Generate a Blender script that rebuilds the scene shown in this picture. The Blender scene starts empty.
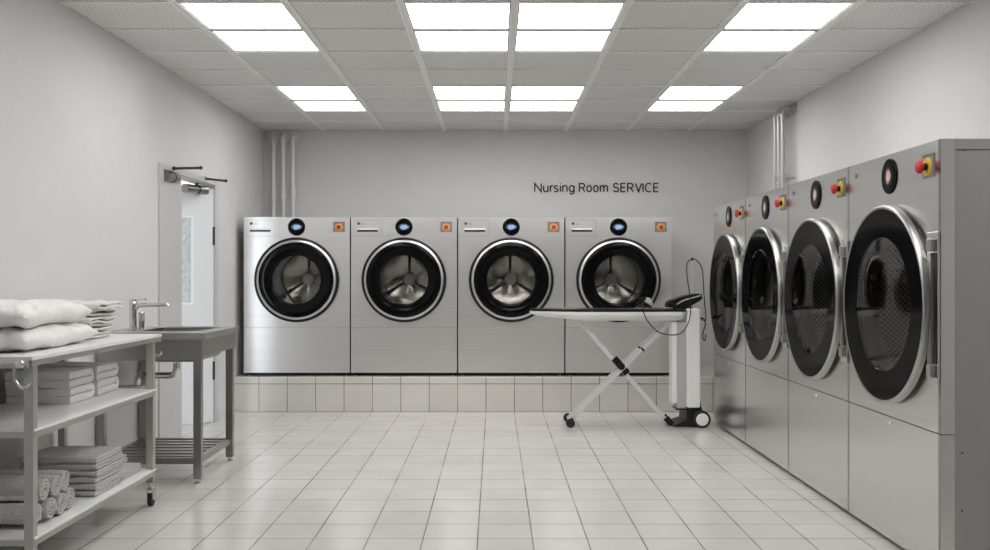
import bpy, bmesh, math, random
from mathutils import Vector, Matrix, noise
random.seed(4)
PI = math.pi
S = bpy.context.scene
C = S.collection
HC = 1.206            # camera height
# ------------------------------------------------------------------ materials
def mat(name, col=(.5,.5,.5), rough=.5, metal=0.0, **kw):
    m = bpy.data.materials.new(name); m.use_nodes = True
    b = m.node_tree.nodes['Principled BSDF']
    b.inputs['Base Color'].default_value = (*col, 1)
    b.inputs['Roughness'].default_value = rough
    b.inputs['Metallic'].default_value = metal
    for k, v in kw.items():
        b.inputs[k].default_value = v
    return m
def N(m, t, **kw):
    n = m.node_tree.nodes.new(t)
    for k, v in kw.items(): setattr(n, k, v)
    return n
def L(m, a, b): m.node_tree.links.new(a, b)
def P(m): return m.node_tree.nodes['Principled BSDF']
def coords(m, scale=(1,1,1), rot=(0,0,0), loc=(0,0,0), out='Object'):
    tc = N(m, 'ShaderNodeTexCoord'); mp = N(m, 'ShaderNodeMapping')
    mp.inputs['Scale'].default_value = scale; mp.inputs['Rotation'].default_value = rot; mp.inputs['Location'].default_value = loc
    L(m, tc.outputs[out], mp.inputs['Vector']); return mp.outputs['Vector']
def noise_bump(m, scale, strength, dist=.01, stretch=(1,1,1), detail=4):
    v = coords(m, stretch)
    n = N(m, 'ShaderNodeTexNoise'); n.inputs['Scale'].default_value = scale; n.inputs['Detail'].default_value = detail
    L(m, v, n.inputs['Vector'])
    b = N(m, 'ShaderNodeBump'); b.inputs['Strength'].default_value = strength; b.inputs['Distance'].default_value = dist
    L(m, n.outputs['Fac'], b.inputs['Height']); L(m, b.outputs['Normal'], P(m).inputs['Normal'])
    return n, b
def ramp(m, src, stops):
    r = N(m, 'ShaderNodeValToRGB'); e = r.color_ramp.elements
    e[0].position, e[0].color = stops[0][0], (*stops[0][1], 1); e[1].position, e[1].color = stops[-1][0], (*stops[-1][1], 1)
    for p, c in stops[1:-1]:
        x = e.new(p); x.color = (*c, 1)
    L(m, src, r.inputs['Fac']); return r.outputs['Color']

# plaster walls
PLA = mat('plaster', (.66,.66,.65), .75)
n, b = noise_bump(PLA, 9, .25, .02, detail=8)
n2 = N(PLA, 'ShaderNodeTexNoise'); n2.inputs['Scale'].default_value = 1.7; n2.inputs['Detail'].default_value = 8; n2.inputs['Roughness'].default_value = .65
L(PLA, coords(PLA), n2.inputs['Vector'])
L(PLA, ramp(PLA, n2.outputs['Fac'], [(.3,(.67,.67,.668)),(.7,(.71,.71,.708))]), P(PLA).inputs['Base Color'])
PAINT = mat('white_paint', (.72,.73,.74), .45)
FRAMEP = mat('door_paint', (.58,.585,.595), .4)
# tiles
def tile_mat(name, swz, off, c1, c2, rough=.16):
    m = mat(name, (.7,.7,.66), rough)
    tc = N(m, 'ShaderNodeTexCoord'); v = tc.outputs['Object']
    if swz == 'xz':
        s = N(m, 'ShaderNodeSeparateXYZ'); c = N(m, 'ShaderNodeCombineXYZ'); L(m, v, s.inputs[0])
        L(m, s.outputs['X'], c.inputs['X']); L(m, s.outputs['Z'], c.inputs['Y']); v = c.outputs[0]
    mp = N(m, 'ShaderNodeMapping'); mp.inputs['Location'].default_value = off; L(m, v, mp.inputs['Vector'])
    br = N(m, 'ShaderNodeTexBrick'); br.offset = 0; br.squash = 1
    L(m, mp.outputs[0], br.inputs['Vector'])
    br.inputs['Scale'].default_value = 1; br.inputs['Brick Width'].default_value = .25; br.inputs['Row Height'].default_value = .25
    br.inputs['Mortar Size'].default_value = .0032; br.inputs['Mortar Smooth'].default_value = .15; br.inputs['Bias'].default_value = 0
    br.inputs['Color1'].default_value = (*c1,1); br.inputs['Color2'].default_value = (*c2,1)
    ng = N(m, 'ShaderNodeTexNoise'); ng.inputs['Scale'].default_value = 2.3; ng.inputs['Detail'].default_value = 3; L(m, v, ng.inputs['Vector'])
    L(m, ramp(m, ng.outputs['Fac'], [(.35,(.10,.075,.055)),(.68,(.34,.29,.23))]), br.inputs['Mortar'])
    nz = N(m, 'ShaderNodeTexNoise'); nz.inputs['Scale'].default_value = 3.2; nz.inputs['Detail'].default_value = 6; L(m, v, nz.inputs['Vector'])
    mx = N(m, 'ShaderNodeMixRGB', blend_type='MULTIPLY'); mx.inputs[0].default_value = 1
    L(m, br.outputs['Color'], mx.inputs[1]); L(m, ramp(m, nz.outputs['Fac'], [(.35,(.95,.948,.945)),(.65,(1,1,1))]), mx.inputs[2])
    L(m, mx.outputs[0], P(m).inputs['Base Color'])
    # roughness : grout matt, tile glossy with faint variation
    rr = N(m, 'ShaderNodeMapRange'); rr.inputs['To Min'].default_value = rough; rr.inputs['To Max'].default_value = .8
    L(m, br.outputs['Fac'], rr.inputs['Value']); L(m, rr.outputs[0], P(m).inputs['Roughness'])
    inv = N(m, 'ShaderNodeMath', operation='SUBTRACT'); inv.inputs[0].default_value = 1; L(m, br.outputs['Fac'], inv.inputs[1])
    nw = N(m, 'ShaderNodeTexNoise'); nw.inputs['Scale'].default_value = 4; nw.inputs['Detail'].default_value = 1; L(m, v, nw.inputs['Vector'])
    ad = N(m, 'ShaderNodeMath', operation='MULTIPLY_ADD'); L(m, nw.outputs['Fac'], ad.inputs[0]); ad.inputs[1].default_value = .8; L(m, inv.outputs[0], ad.inputs[2])
    bp = N(m, 'ShaderNodeBump'); bp.inputs['Strength'].default_value = .5; bp.inputs['Distance'].default_value = .002
    L(m, ad.outputs[0], bp.inputs['Height']); L(m, bp.outputs[0], P(m).inputs['Normal'])
    return m
T1, T2 = (.63,.615,.585), (.655,.645,.62)
TILE = tile_mat('floor_tile', 'xy', (.0792, .922-.25*0, 0), T1, T2)
TILE_F = tile_mat('plinth_tile_front', 'xz', (.0792, .0025, 0), (.70,.68,.64), (.76,.745,.71), .22)
TILE_T = tile_mat('plinth_tile_top', 'xy', (.0792, .16, 0), T1, T2)
# perforated ceiling metal
CEIL = mat('perforated_metal', (.6,.6,.58), .5)
v = coords(CEIL, (45,45,45), (0,0,PI/4))
vo = N(CEIL, 'ShaderNodeTexVoronoi', voronoi_dimensions='2D'); vo.inputs['Randomness'].default_value = 0; vo.inputs['Scale'].default_value = 1
L(CEIL, v, vo.inputs['Vector'])
L(CEIL, ramp(CEIL, vo.outputs['Distance'], [(.20,(.34,.335,.33)),(.36,(.88,.875,.865))]), P(CEIL).inputs['Base Color'])
BAR = mat('ceiling_bar_metal', (.90,.895,.885), .45)
LFRAME = mat('light_frame_grey', (.16,.155,.15), .5)
TRIM = mat('ceiling_edge', (.70,.69,.68), .5)

def brushed(name, col, rough, axis, aniso=.7, bump=.15):
    m = mat(name, col, rough, 1.0)
    b = P(m); b.inputs['Anisotropic'].default_value = aniso
    t = N(m, 'ShaderNodeCombineXYZ')
    for i, a in enumerate(axis): t.inputs[i].default_value = a
    L(m, t.outputs[0], b.inputs['Tangent'])
    st = (1.2, 1.2, 260)
    nn = N(m, 'ShaderNodeTexNoise'); nn.inputs['Scale'].default_value = 1; nn.inputs['Detail'].default_value = 3
    L(m, coords(m, st), nn.inputs['Vector'])
    rr = N(m, 'ShaderNodeMapRange'); rr.inputs['To Min'].default_value = rough*.85; rr.inputs['To Max'].default_value = rough*1.15
    L(m, nn.outputs['Fac'], rr.inputs['Value']); L(m, rr.outputs[0], b.inputs['Roughness'])
    L(m, ramp(m, nn.outputs['Fac'], [(.3, tuple(c*.955 for c in col)), (.7, tuple(min(1,c*1.03) for c in col))]), b.inputs['Base Color'])
    return m
STEEL_W = brushed('brushed_steel_washer', (.90,.892,.875), .36, (1,0,0), .75)
P(STEEL_W).inputs['Metallic'].default_value = .85
STEEL_D = brushed('brushed_steel_dryer', (.72,.715,.705), .24, (0,1,0), .25)
STEEL_SIDE = mat('grey_steel_side', (.46,.455,.445), .45, .6)
STEEL = mat('stainless_steel', (.37,.36,.345), .30, 1.0)
RIM = mat('door_rim_steel', (.46,.45,.435), .32, 1.0)
STEEL_TOP = mat('satin_steel_top', (.55,.545,.53), .32, 1.0)
CHROME = mat('chrome', (.72,.71,.70), .09, 1.0)
DRUM = mat('polished_drum', (.62,.60,.57), .22, 1.0)
HUB = mat('satin_hub', (.72,.72,.72), .45, .3)
RING = mat('satin_silver_ring', (.66,.65,.63), .40, 1.0)
noise_bump(RING, 60, .03, .002)
BLACK = mat('black_plastic', (.010,.010,.011), .36, **{'Specular IOR Level': .35})
GLOSSB = mat('glossy_black', (.004,.004,.0045), .08, **{'Specular IOR Level': .16})
MATTEB = mat('deep_black_glass', (.004,.004,.0045), .10, **{'Specular IOR Level': .05})
RUBBER = mat('black_rubber', (.015,.015,.016), .6)
DARK = mat('dark_metal', (.05,.05,.05), .45, .5)
WPLAST = mat('white_plastic', (.88,.88,.87), .3)
GPLAST = mat('grey_plastic', (.50,.50,.50), .35)
ALU = mat('aluminium_tube', (.78,.785,.79), .35, .3)
BOARDW = mat('white_board', (.88,.88,.87), .4)
SHELFW = mat('white_laminate', (.80,.80,.80), .3)
PIPEL = mat('white_painted_pipe', (.80,.80,.80), .3)
PIPEW = mat('galvanised_pipe', (.50,.505,.505), .28, .35)
POST = mat('satin_cart_steel', (.50,.485,.465), .38, .8)
PLATE = mat('engraved_plate', (.27,.24,.20), .5, .3)
PLATED = mat('plate_caption', (.10,.09,.08), .5)
REDB = mat('red_button', (.50,.02,.015), .5)
ORED = mat('orange_red_button', (.42,.03,.01), .5)
ORANGE = mat('orange_ring', (.80,.42,.12), .5)
YEL = mat('yellow_ring', (.72,.50,.04), .45)
LOGO = mat('logo_print', (.10,.10,.11), .5)
LOGOL = mat('logo_print_light', (.30,.30,.31), .5)
TEXTM = mat('black_lettering', (.015,.015,.016), .5)
GREYLINE = mat('seam_shadow_gap', (.10,.10,.10), .6)
SEAM = mat('panel_edge', (.42,.415,.405), .4, .8)
# tinted glass
def glass(name, tint, ior=1.5, rough=.02, refl=1.0):
    m = bpy.data.materials.new(name); m.use_nodes = True; nt = m.node_tree
    nt.nodes.remove(P(m)); out = nt.nodes['Material Output']
    tr = N(m, 'ShaderNodeBsdfTransparent'); tr.inputs[0].default_value = (*tint,1)
    gl = N(m, 'ShaderNodeBsdfGlossy'); gl.inputs['Roughness'].default_value = rough; gl.inputs[0].default_value = (1,1,1,1)
    fr = N(m, 'ShaderNodeFresnel'); fr.inputs[0].default_value = ior
    mx = N(m, 'ShaderNodeMixShader'); ml = N(m, 'ShaderNodeMath', operation='MULTIPLY'); L(m, fr.outputs[0], ml.inputs[0]); ml.inputs[1].default_value = refl; L(m, ml.outputs[0], mx.inputs[0]); L(m, tr.outputs[0], mx.inputs[1]); L(m, gl.outputs[0], mx.inputs[2])
    L(m, mx.outputs[0], out.inputs[0]); return m
GLASS_D = glass('smoked_door_glass', (.72,.72,.72), 1.45, refl=.22)
GLASS_W = glass('clear_door_glass', (.92,.92,.92), 1.3, refl=.5)
# perforated drum (uses metric uv)
PERF = mat('perforated_drum', (.5,.5,.5), .4, .35)
v = coords(PERF, (52,52,52), (0,0,PI/4), out='UV')
vo = N(PERF, 'ShaderNodeTexVoronoi', voronoi_dimensions='2D'); vo.inputs['Randomness'].default_value = 0; vo.inputs['Scale'].default_value = 1
L(PERF, v, vo.inputs['Vector'])
L(PERF, ramp(PERF, vo.outputs['Distance'], [(.27,(.01,.01,.01)),(.33,(.50,.49,.48))]), P(PERF).inputs['Base Color'])
# screens
def screen(name, c_in, c_out, strength, sx, sz):
    m = mat(name, (.005,.005,.006), .08, **{'Specular IOR Level': .06})
    v = coords(m, (sx,1,sz))
    g = N(m, 'ShaderNodeTexGradient', gradient_type='SPHERICAL'); nz = N(m, 'ShaderNodeTexNoise'); nz.inputs['Scale'].default_value = 2.6; nz.inputs['Detail'].default_value = 3
    L(m, v, g.inputs[0]); L(m, v, nz.inputs[0])
    mu = N(m, 'ShaderNodeMath', operation='MULTIPLY'); L(m, g.outputs['Fac'], mu.inputs[0]); L(m, nz.outputs['Fac'], mu.inputs[1])
    L(m, ramp(m, mu.outputs[0], [(.06,(0,0,0)),(.16,c_out),(.30,c_in)]), P(m).inputs['Emission Color'])
    P(m).inputs['Emission Strength'].default_value = strength
    return m
SCR_W = screen('lit_blue_screen', (.40,.58,.85), (.05,.08,.16), .62, 16, 27)
SCR_D = screen('lit_warm_screen', (.62,.45,.38), (.10,.06,.06), .6, 24, 20)
EMIT = bpy.data.materials.new('light_diffuser'); EMIT.use_nodes = True
P(EMIT).inputs['Base Color'].default_value = (.9,.9,.9,1)
P(EMIT).inputs['Emission Color'].default_value = (1,.985,.968,1); P(EMIT).inputs['Emission Strength'].default_value = 4.2
# cloth
def cloth(name, col, scale, strength, dist, var=.08, rough=.9, vs=90):
    m = mat(name, col, rough); m.node_tree.nodes['Principled BSDF'].inputs['Sheen Weight'].default_value = .25
    n, b = noise_bump(m, scale, strength, dist, detail=3)
    n2 = N(m, 'ShaderNodeTexNoise'); n2.inputs['Scale'].default_value = vs; n2.inputs['Detail'].default_value = 4; L(m, coords(m), n2.inputs['Vector'])
    L(m, ramp(m, n2.outputs['Fac'], [(.3, tuple(c*(1-var) for c in col)), (.7, tuple(min(1,c*(1+var)) for c in col))]), P(m).inputs['Base Color'])
    return m
TERRY_G = cloth('grey_terry', (.56,.555,.545), 260, .9, .006, .28, vs=170)
TERRY_W = cloth('white_terry', (.88,.875,.86), 260, .8, .005, .12, vs=150)
LINEN = cloth('white_linen', (.82,.815,.80), 40, .15, .004, .03)
SHEET = cloth('off_white_sheet', (.76,.75,.72), 60, .2, .004, .05)
# concrete seen through the door pane
PANE = mat('frosted_pane', (.62,.66,.67), .35)
n2 = N(PANE, 'ShaderNodeTexNoise'); n2.inputs['Scale'].default_value = 30; n2.inputs['Detail'].default_value = 6; L(PANE, coords(PANE), n2.inputs['Vector'])
L(PANE, ramp(PANE, n2.outputs['Fac'], [(.3,(.48,.52,.53)),(.7,(.70,.74,.75))]), P(PANE).inputs['Base Color'])

# ------------------------------------------------------------------ mesh helpers
def obj(name, bm, m, parent=None, smooth=False, loc=None, bev=0, seg=2):
    if bev:
        es = [e for e in bm.edges if len(e.link_faces) == 2 and e.calc_face_angle(0) > .6]
        bmesh.ops.bevel(bm, geom=es, offset=bev, segments=seg, affect='EDGES', profile=.6)
    me = bpy.data.meshes.new(name); bmesh.ops.recalc_face_normals(bm, faces=bm.faces); bm.to_mesh(me); bm.free()
    for mm in (m if isinstance(m, (list, tuple)) else [m]): me.materials.append(mm)
    if smooth:
        for p in me.polygons: p.use_smooth = True
        try: me.set_sharp_from_angle(angle=math.radians(smooth if smooth is not True else 40))
        except Exception: pass
    o = bpy.data.objects.new(name, me); C.objects.link(o)
    if parent: o.parent = parent
    if loc: o.location = loc
    return o
def tag(o, label, cat, group=None, kind=None):
    o['label'] = label; o['category'] = cat
    if group: o['group'] = group
    if kind: o['kind'] = kind
    return o
def thing(name, label, cat, loc=(0,0,0), rz=0, group=None):
    o = bpy.data.objects.new(name, None); C.objects.link(o); o.empty_display_size = .1
    o.location = loc; o.rotation_euler = (0,0,rz); return tag(o, label, cat, group)
def struct(name, bm, m, parent=None, **k):
    o = obj(name, bm, m, parent, **k)
    if not parent: o['kind'] = 'structure'
    return o
def dup(o, label=None, parent=None):
    c = o.copy(); C.objects.link(c); c.parent = parent
    if label: c['label'] = label
    for ch in list(kids.get(o.name, [])) or [x for x in bpy.data.objects if x.parent == o]:
        dup(ch, None, c)
    return c
kids = {}
def B(): return bmesh.new()
def box(bm, x0, x1, y0, y1, z0, z1):
    r = bmesh.ops.create_cube(bm, size=1)
    for v in r['verts']:
        v.co = Vector(((x0+x1)/2 + v.co.x*(x1-x0), (y0+y1)/2 + v.co.y*(y1-y0), (z0+z1)/2 + v.co.z*(z1-z0)))
    return bm
def bx(*a): return box(B(), *a)
def lathe(bm, prof, seg=64, axis='y', c=(0,0,0), uv=False, mi=0):
    """prof: list of (radius, height along axis)"""
    rings = []
    for r, h in prof:
        ring = []
        if r < 1e-6:
            p = {'y':(0,h,0),'z':(0,0,h),'x':(h,0,0)}[axis]
            ring = [bm.verts.new(Vector(p)+Vector(c))]
        else:
            for i in range(seg):
                a = 2*PI*i/seg; s, q = r*math.cos(a), r*math.sin(a)
                p = {'y':(s,h,q),'z':(s,q,h),'x':(h,s,q)}[axis]
                ring.append(bm.verts.new(Vector(p)+Vector(c)))
        rings.append(ring)
    ul = bm.loops.layers.uv.verify() if uv else None
    dist = 0
    for k in range(len(rings)-1):
        a, b = rings[k], rings[k+1]
        d2 = dist + math.hypot(prof[k+1][0]-prof[k][0], prof[k+1][1]-prof[k][1])
        R = max(prof[k][0], prof[k+1][0])
        if len(a) == 1 and len(b) == 1: continue
        for i in range(seg):
            j = (i+1) % seg
            if len(a) == 1: vs = [a[0], b[i], b[j]]; us = [(i,dist),(i,d2),(i+1,d2)]
            elif len(b) == 1: vs = [a[i], a[j], b[0]]; us = [(i,dist),(i+1,dist),(i,d2)]
            else: vs = [a[i], a[j], b[j], b[i]]; us = [(i,dist),(i+1,dist),(i+1,d2),(i,d2)]
            f = bm.faces.new(vs); f.material_index = mi
            if uv:
                for lp, (u, vv) in zip(f.loops, us): lp[ul].uv = (u*2*PI*R/seg, vv)
        dist = d2
    return bm
def tube(bm, pts, r, seg=12, closed=False, cap=True):
    pts = [Vector(p) for p in pts]; n = len(pts); rings = []; up = None
    for i, p in enumerate(pts):
        if closed: t = pts[(i+1)%n]-pts[i-1]
        else: t = pts[min(i+1,n-1)]-pts[max(i-1,0)]
        t.normalize()
        if up is None:
            up = Vector((0,0,1)) if abs(t.z) < .9 else Vector((1,0,0))
        a = up - t*up.dot(t); a.normalize(); up = a; b = t.cross(a)
        rr = r[i] if isinstance(r, (list,tuple)) else r
        rings.append([bm.verts.new(p + (a*math.cos(2*PI*k/seg)+b*math.sin(2*PI*k/seg))*rr) for k in range(seg)])
    for i in range(n if closed else n-1):
        a, b = rings[i], rings[(i+1)%n]
        for k in range(seg): bm.faces.new([a[k], a[(k+1)%seg], b[(k+1)%seg], b[k]])
    if cap and not closed: bm.faces.new(rings[0][::-1]); bm.faces.new(rings[-1])
    return bm
def spline(pts, n=8):
    P_ = [Vector(p) for p in pts]; P_ = [2*P_[0]-P_[1]] + P_ + [2*P_[-1]-P_[-2]]; out = []
    for i in range(1, len(P_)-2):
        p0,p1,p2,p3 = P_[i-1:i+3]
        for k in range(n):
            t = k/n
            out.append(.5*((2*p1)+(p2-p0)*t+(2*p0-5*p1+4*p2-p3)*t*t+(3*p1-p0-3*p2+p3)*t**3))
    out.append(P_[-2]); return out
def rounded(pts, r, n=6):
    """polyline with rounded corners"""
    pts = [Vector(p) for p in pts]; out = [pts[0]]
    for i in range(1, len(pts)-1):
        a = (pts[i-1]-pts[i]).normalized(); b = (pts[i+1]-pts[i]).normalized()
        p1, p2 = pts[i]+a*r, pts[i]+b*r
        for k in range(n+1):
            t = k/n; out.append((1-t)**2*p1 + 2*t*(1-t)*pts[i] + t*t*p2)
    out.append(pts[-1]); return out
def bar(bm, p, q, w, d, up=(0,0,1)):
    p, q = Vector(p), Vector(q); t = (q-p).normalized(); u = Vector(up); u = (u - t*u.dot(t)).normalized(); s = t.cross(u)
    vs = []
    for e in (p, q):
        for a, b_ in ((-1,-1),(1,-1),(1,1),(-1,1)): vs.append(bm.verts.new(e + s*a*w/2 + u*b_*d/2))
    for f in ((0,1,2,3),(7,6,5,4),(0,4,5,1),(1,5,6,2),(2,6,7,3),(3,7,4,0)): bm.faces.new([vs[i] for i in f])
    return bm
def prism(bm, pts, h0, h1, axis='z', mi=0):
    """polygon pts (2d) extruded along axis"""
    def m3(p, h): return {'z':(p[0],p[1],h),'y':(p[0],h,p[1]),'x':(h,p[0],p[1])}[axis]
    a = [bm.verts.new(m3(p,h0)) for p in pts]; b = [bm.verts.new(m3(p,h1)) for p in pts]
    n = len(pts)
    fs = [bm.faces.new(a[::-1]), bm.faces.new(b)]
    for i in range(n): fs.append(bm.faces.new([a[i], a[(i+1)%n], b[(i+1)%n], b[i]]))
    for f in fs: f.material_index = mi
    return bm
def plate_hole(bm, w0, w1, z0, z1, cx, cz, r, y0, y1, seg=72):
    """plate in XZ at y0 (front) .. y1 with a round hole"""
    ang = [2*PI*i/seg for i in range(seg)]
    for X in (w0, w1):
        for Z in (z0, z1): ang.append(math.atan2(Z-cz, X-cx) % (2*PI))
    ang = sorted(set(round(a,5) for a in ang)); A=[];Bv=[];A2=[];B2=[]
    for a in ang:
        c, s = math.cos(a), math.sin(a)
        tx = ((w1-cx)/c if c > 1e-6 else (w0-cx)/c if c < -1e-6 else 1e9)
        tz = ((z1-cz)/s if s > 1e-6 else (z0-cz)/s if s < -1e-6 else 1e9)
        t = min(tx, tz)
        A.append(bm.verts.new((cx+c*r, y0, cz+s*r))); Bv.append(bm.verts.new((cx+c*t, y0, cz+s*t)))
        A2.append(bm.verts.new((cx+c*r, y1, cz+s*r))); B2.append(bm.verts.new((cx+c*t, y1, cz+s*t)))
    n = len(ang)
    for i in range(n):
        j = (i+1)%n
        bm.faces.new([A[i],Bv[i],Bv[j],A[j]]); bm.faces.new([A2[i],A2[j],B2[j],B2[i]])
        bm.faces.new([A[i],A[j],A2[j],A2[i]]); bm.faces.new([Bv[i],B2[i],B2[j],Bv[j]])
    return bm
def text_mesh(name, s, m, width=None, height=None, depth=.002, parent=None, loc=(0,0,0), weight=0.0):
    """text in XZ plane facing -Y, lower-left at loc"""
    cu = bpy.data.curves.new(name+'_c', 'FONT'); cu.body = s; cu.extrude = 0; cu.resolution_u = 4; cu.offset = weight
    t = bpy.data.objects.new(name+'_t', cu); C.objects.link(t)
    me = bpy.data.meshes.new_from_object(t, depsgraph=None)
    bpy.data.objects.remove(t); bpy.data.curves.remove(cu)
    xs = [v.co.x for v in me.vertices]; x0, x1 = min(xs), max(xs)
    sc = height/.729 if height else width/(x1-x0)
    sx = width/(x1-x0) if width else sc
    bm = B(); bm.from_mesh(me); bpy.data.meshes.remove(me)
    for v in bm.verts: v.co = Vector(((v.co.x-x0)*sx, 0, v.co.y*sc))
    r = bmesh.ops.extrude_face_region(bm, geom=bm.faces[:])
    for g in r['geom']:
        if isinstance(g, bmesh.types.BMVert): g.co.y -= depth
    return obj(name, bm, m, parent, loc=loc)
def ribbon(name, path, t, x0, x1, m, nx=26, amp=.002, freq=14, seed=0, taper=.75, parent=None, loc=(0,0,0), skew=None, exf=1.0):
    """path: list of (y,z,thickness factor) centreline ; extruded along X, wavy cloth"""
    n = len(path); nor = []
    for i in range(n):
        a = path[max(i-1,0)]; b = path[min(i+1,n-1)]
        d = Vector((b[0]-a[0], b[1]-a[1])); d.normalize(); nor.append(Vector((-d.y, d.x)))
    bm = B(); Ls=[]; Rs=[]
    xs = [x0 + (x1-x0)*(.5-.5*math.cos(PI*k/(nx-1)))*1.0 for k in range(nx)]
    for k, x in enumerate(xs):
        e = min(k, nx-1-k); tf = (taper if e == 0 else (.5+.5*taper) if e == 1 else 1)
        l=[]; r=[]
        for i, p in enumerate(path):
            dz = noise.noise(Vector((x*freq, p[0]*freq, p[1]*freq*1.5 + seed*7.3)))*amp
            dy = noise.noise(Vector((x*freq+31, p[0]*freq, p[1]*freq*3 + seed*3.1)))*amp
            ex = (noise.noise(Vector((p[0]*22, p[1]*90, seed*1.7+5)))*amp*exf if e == 0 else 0)
            hh = t*.5*tf
            ys = p[0]+dy; zs = p[1]+dz
            if skew: ys, zs = skew(x, ys, zs)
            l.append(bm.verts.new((x+ex, ys+nor[i].x*hh, zs+nor[i].y*hh)))
            r.append(bm.verts.new((x+ex, ys-nor[i].x*hh, zs-nor[i].y*hh)))
        Ls.append(l); Rs.append(r)
    for k in range(nx-1):
        for i in range(n-1):
            bm.faces.new([Ls[k][i],Ls[k][i+1],Ls[k+1][i+1],Ls[k+1][i]]); bm.faces.new([Rs[k][i],Rs[k+1][i],Rs[k+1][i+1],Rs[k][i+1]])
        bm.faces.new([Ls[k][0],Ls[k+1][0],Rs[k+1][0],Rs[k][0]]); bm.faces.new([Ls[k][-1],Rs[k][-1],Rs[k+1][-1],Ls[k+1][-1]])
    for k in (0, nx-1):
        for i in range(n-1): bm.faces.new([Ls[k][i],Rs[k][i],Rs[k][i+1],Ls[k][i+1]])
    return obj(name, bm, m, parent, smooth=70, loc=loc)
def fold_path(ly, layers, t, flip=False, nseg=10):
    """zig-zag fold, first rounded fold at y=0 side"""
    out = []; r = t/2
    for j in range(layers):
        z = (j+.5)*t; fwd = (j % 2 == 0)          # even layers run from far end to y=0
        a, b = (ly-r, r) if fwd else (r, ly-r)
        for k in range(nseg+1): out.append((a+(b-a)*k/nseg, z))
        if j < layers-1:
            cx = r if fwd else ly-r; sg = -1 if fwd else 1
            for k in range(1,6):
                th = PI*k/6; out.append((cx+sg*math.sin(th)*r, z+r-math.cos(th)*r))
    if flip: out = [(ly-y, z) for y, z in out]
    return out

# ------------------------------------------------------------------ room
XL, XR, YB, YF, ZC = -2.306, 2.516, 9.446, -2.6, 2.654
D0, D1, DZ = 6.51, 7.80, 1.955         # doorway in the left wall
CX0 = -4.3                              # corridor far side
struct('floor', bx(CX0-.1, XR+.12, YF-.12, YB+.12, -.1, 0), TILE)
struct('wall_back', bx(XL-.14, XR+.14, YB, YB+.12, 0, 2.75), PLA)
struct('wall_right', bx(XR, XR+.12, YF, YB, 0, 2.75), PLA)
struct('wall_front', bx(XL-.14, XR+.14, YF-.12, YF, 0, 2.75), PLA)
bm = B(); T = .12
box(bm, XL-T, XL, YF, D0, 0, 2.75); box(bm, XL-T, XL, D1, YB, 0, 2.75); box(bm, XL-T, XL, D0, D1, DZ, 2.75)
struct('wall_left', bm, PLA)
# corridor beyond the door, daylight from a window at its near end
CY0, CY1 = 1.2, 9.0
bm = B(); box(bm, CX0-.1, CX0, CY0-.1, CY1+.1, 0, 2.75)
struct('wall_corridor_side', bm, PLA)
struct('wall_corridor_far', bx(CX0, XL-T, CY1, CY1+.1, 0, 2.75), PLA)
bm = B(); box(bm, CX0, -4.1, CY0-.1, CY0, 0, 2.75); box(bm, -2.6, XL-T, CY0-.1, CY0, 0, 2.75)
box(bm, -4.1, -2.6, CY0-.1, CY0, 2.4, 2.75)
struct('wall_corridor_near', bm, PLA)
struct('ceiling_corridor', bx(CX0-.1, XL-T, CY0-.1, CY1+.1, 2.6, 2.7), PAINT)
# ceiling
struct('ceiling', bx(XL, XR, YF, YB, ZC, ZC+.06), CEIL)
XG = [-1.697,-1.108,-.503,.105,.709,1.316,1.922]
DY = .5557
bm = B()
for x in XG:
    box(bm, x-.021, x-.003, YF, YB, ZC-.010, ZC+.002); box(bm, x+.003, x+.021, YF, YB, ZC-.010, ZC+.002)
    box(bm, x-.003, x+.003, YF, YB, ZC-.006, ZC+.002)
struct('trim_1', bm, BAR)
bm = B(); k = 1; xs = [XL]+XG+[XR]
while YB-DY*k > YF:
    y = YB-DY*k
    for a, b_ in zip(xs[:-1], xs[1:]):
        box(bm, a+(.021 if a > XL else .012), b_-(.021 if b_ < XR else .012), y-.009, y+.009, ZC-.010, ZC+.002)
    k += 1
struct('trim_2', bm, BAR)
bm = B(); box(bm, XL, XL+.012, YF, YB, ZC-.010, ZC+.001); box(bm, XR-.012, XR, YF, YB, ZC-.010, ZC+.001)
box(bm, XL+.012, XR-.012, YB-.012, YB, ZC-.010, ZC+.001)
struct('trim_3', bm, TRIM)
# ceiling light panels
cols = [(0,'leftmost column'),(2,'left middle column'),(3,'right middle column'),(5,'rightmost column')]
rows = [(2,'far row, rear half'),(3,'far row, front half'),(6,'near row, rear half'),(7,'near row, front half'),
        (10,None),(11,None)]
w, d = XG[1]-XG[0]-.042, DY-.018
proto = None
for ci, cn in cols:
    for ri, rn in rows:
        cx = (XG[ci]+XG[ci+1])/2; cy = YB - DY*(ri+.5)
        w = XG[ci+1]-XG[ci]-.044
        t = thing('ceiling_light', ('bright flat ceiling light panel, %s, %s' % (cn, rn)) if rn else 'bright flat ceiling light panel nearer than the picture shows', 'ceiling light', (cx,cy,ZC-.004), 0,
                  'ceiling light panels' if rn else 'ceiling light panels above the camera')
        fr = B(); e = .006; q = .012; hh = -.014 if ri < 5 else -.008
        box(fr, -w/2, w/2, -d/2, -d/2+q, (hh if ri in (2,6,10) else -.002), .004); box(fr, -w/2, w/2, d/2-q, d/2, (hh if ri in (3,7,11) else -.002), .004)
        box(fr, -w/2, -w/2+e, -d/2+q, d/2-q, -.001, .004); box(fr, w/2-e, w/2, -d/2+q, d/2-q, -.001, .004)
        obj('frame', fr, LFRAME, t)
        obj('diffuser', bx(-w/2+e, w/2-e, -d/2+q, d/2-q, .0, .004), EMIT, t)

# plinth
bm = bx(XL, XR, 8.328, YB, 0, .308)
for f in bm.faces: f.normal_update(); f.material_index = 1 if f.normal.z > .5 else 0
struct('plinth', bm, [TILE_F, TILE_T], bev=.006)

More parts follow.
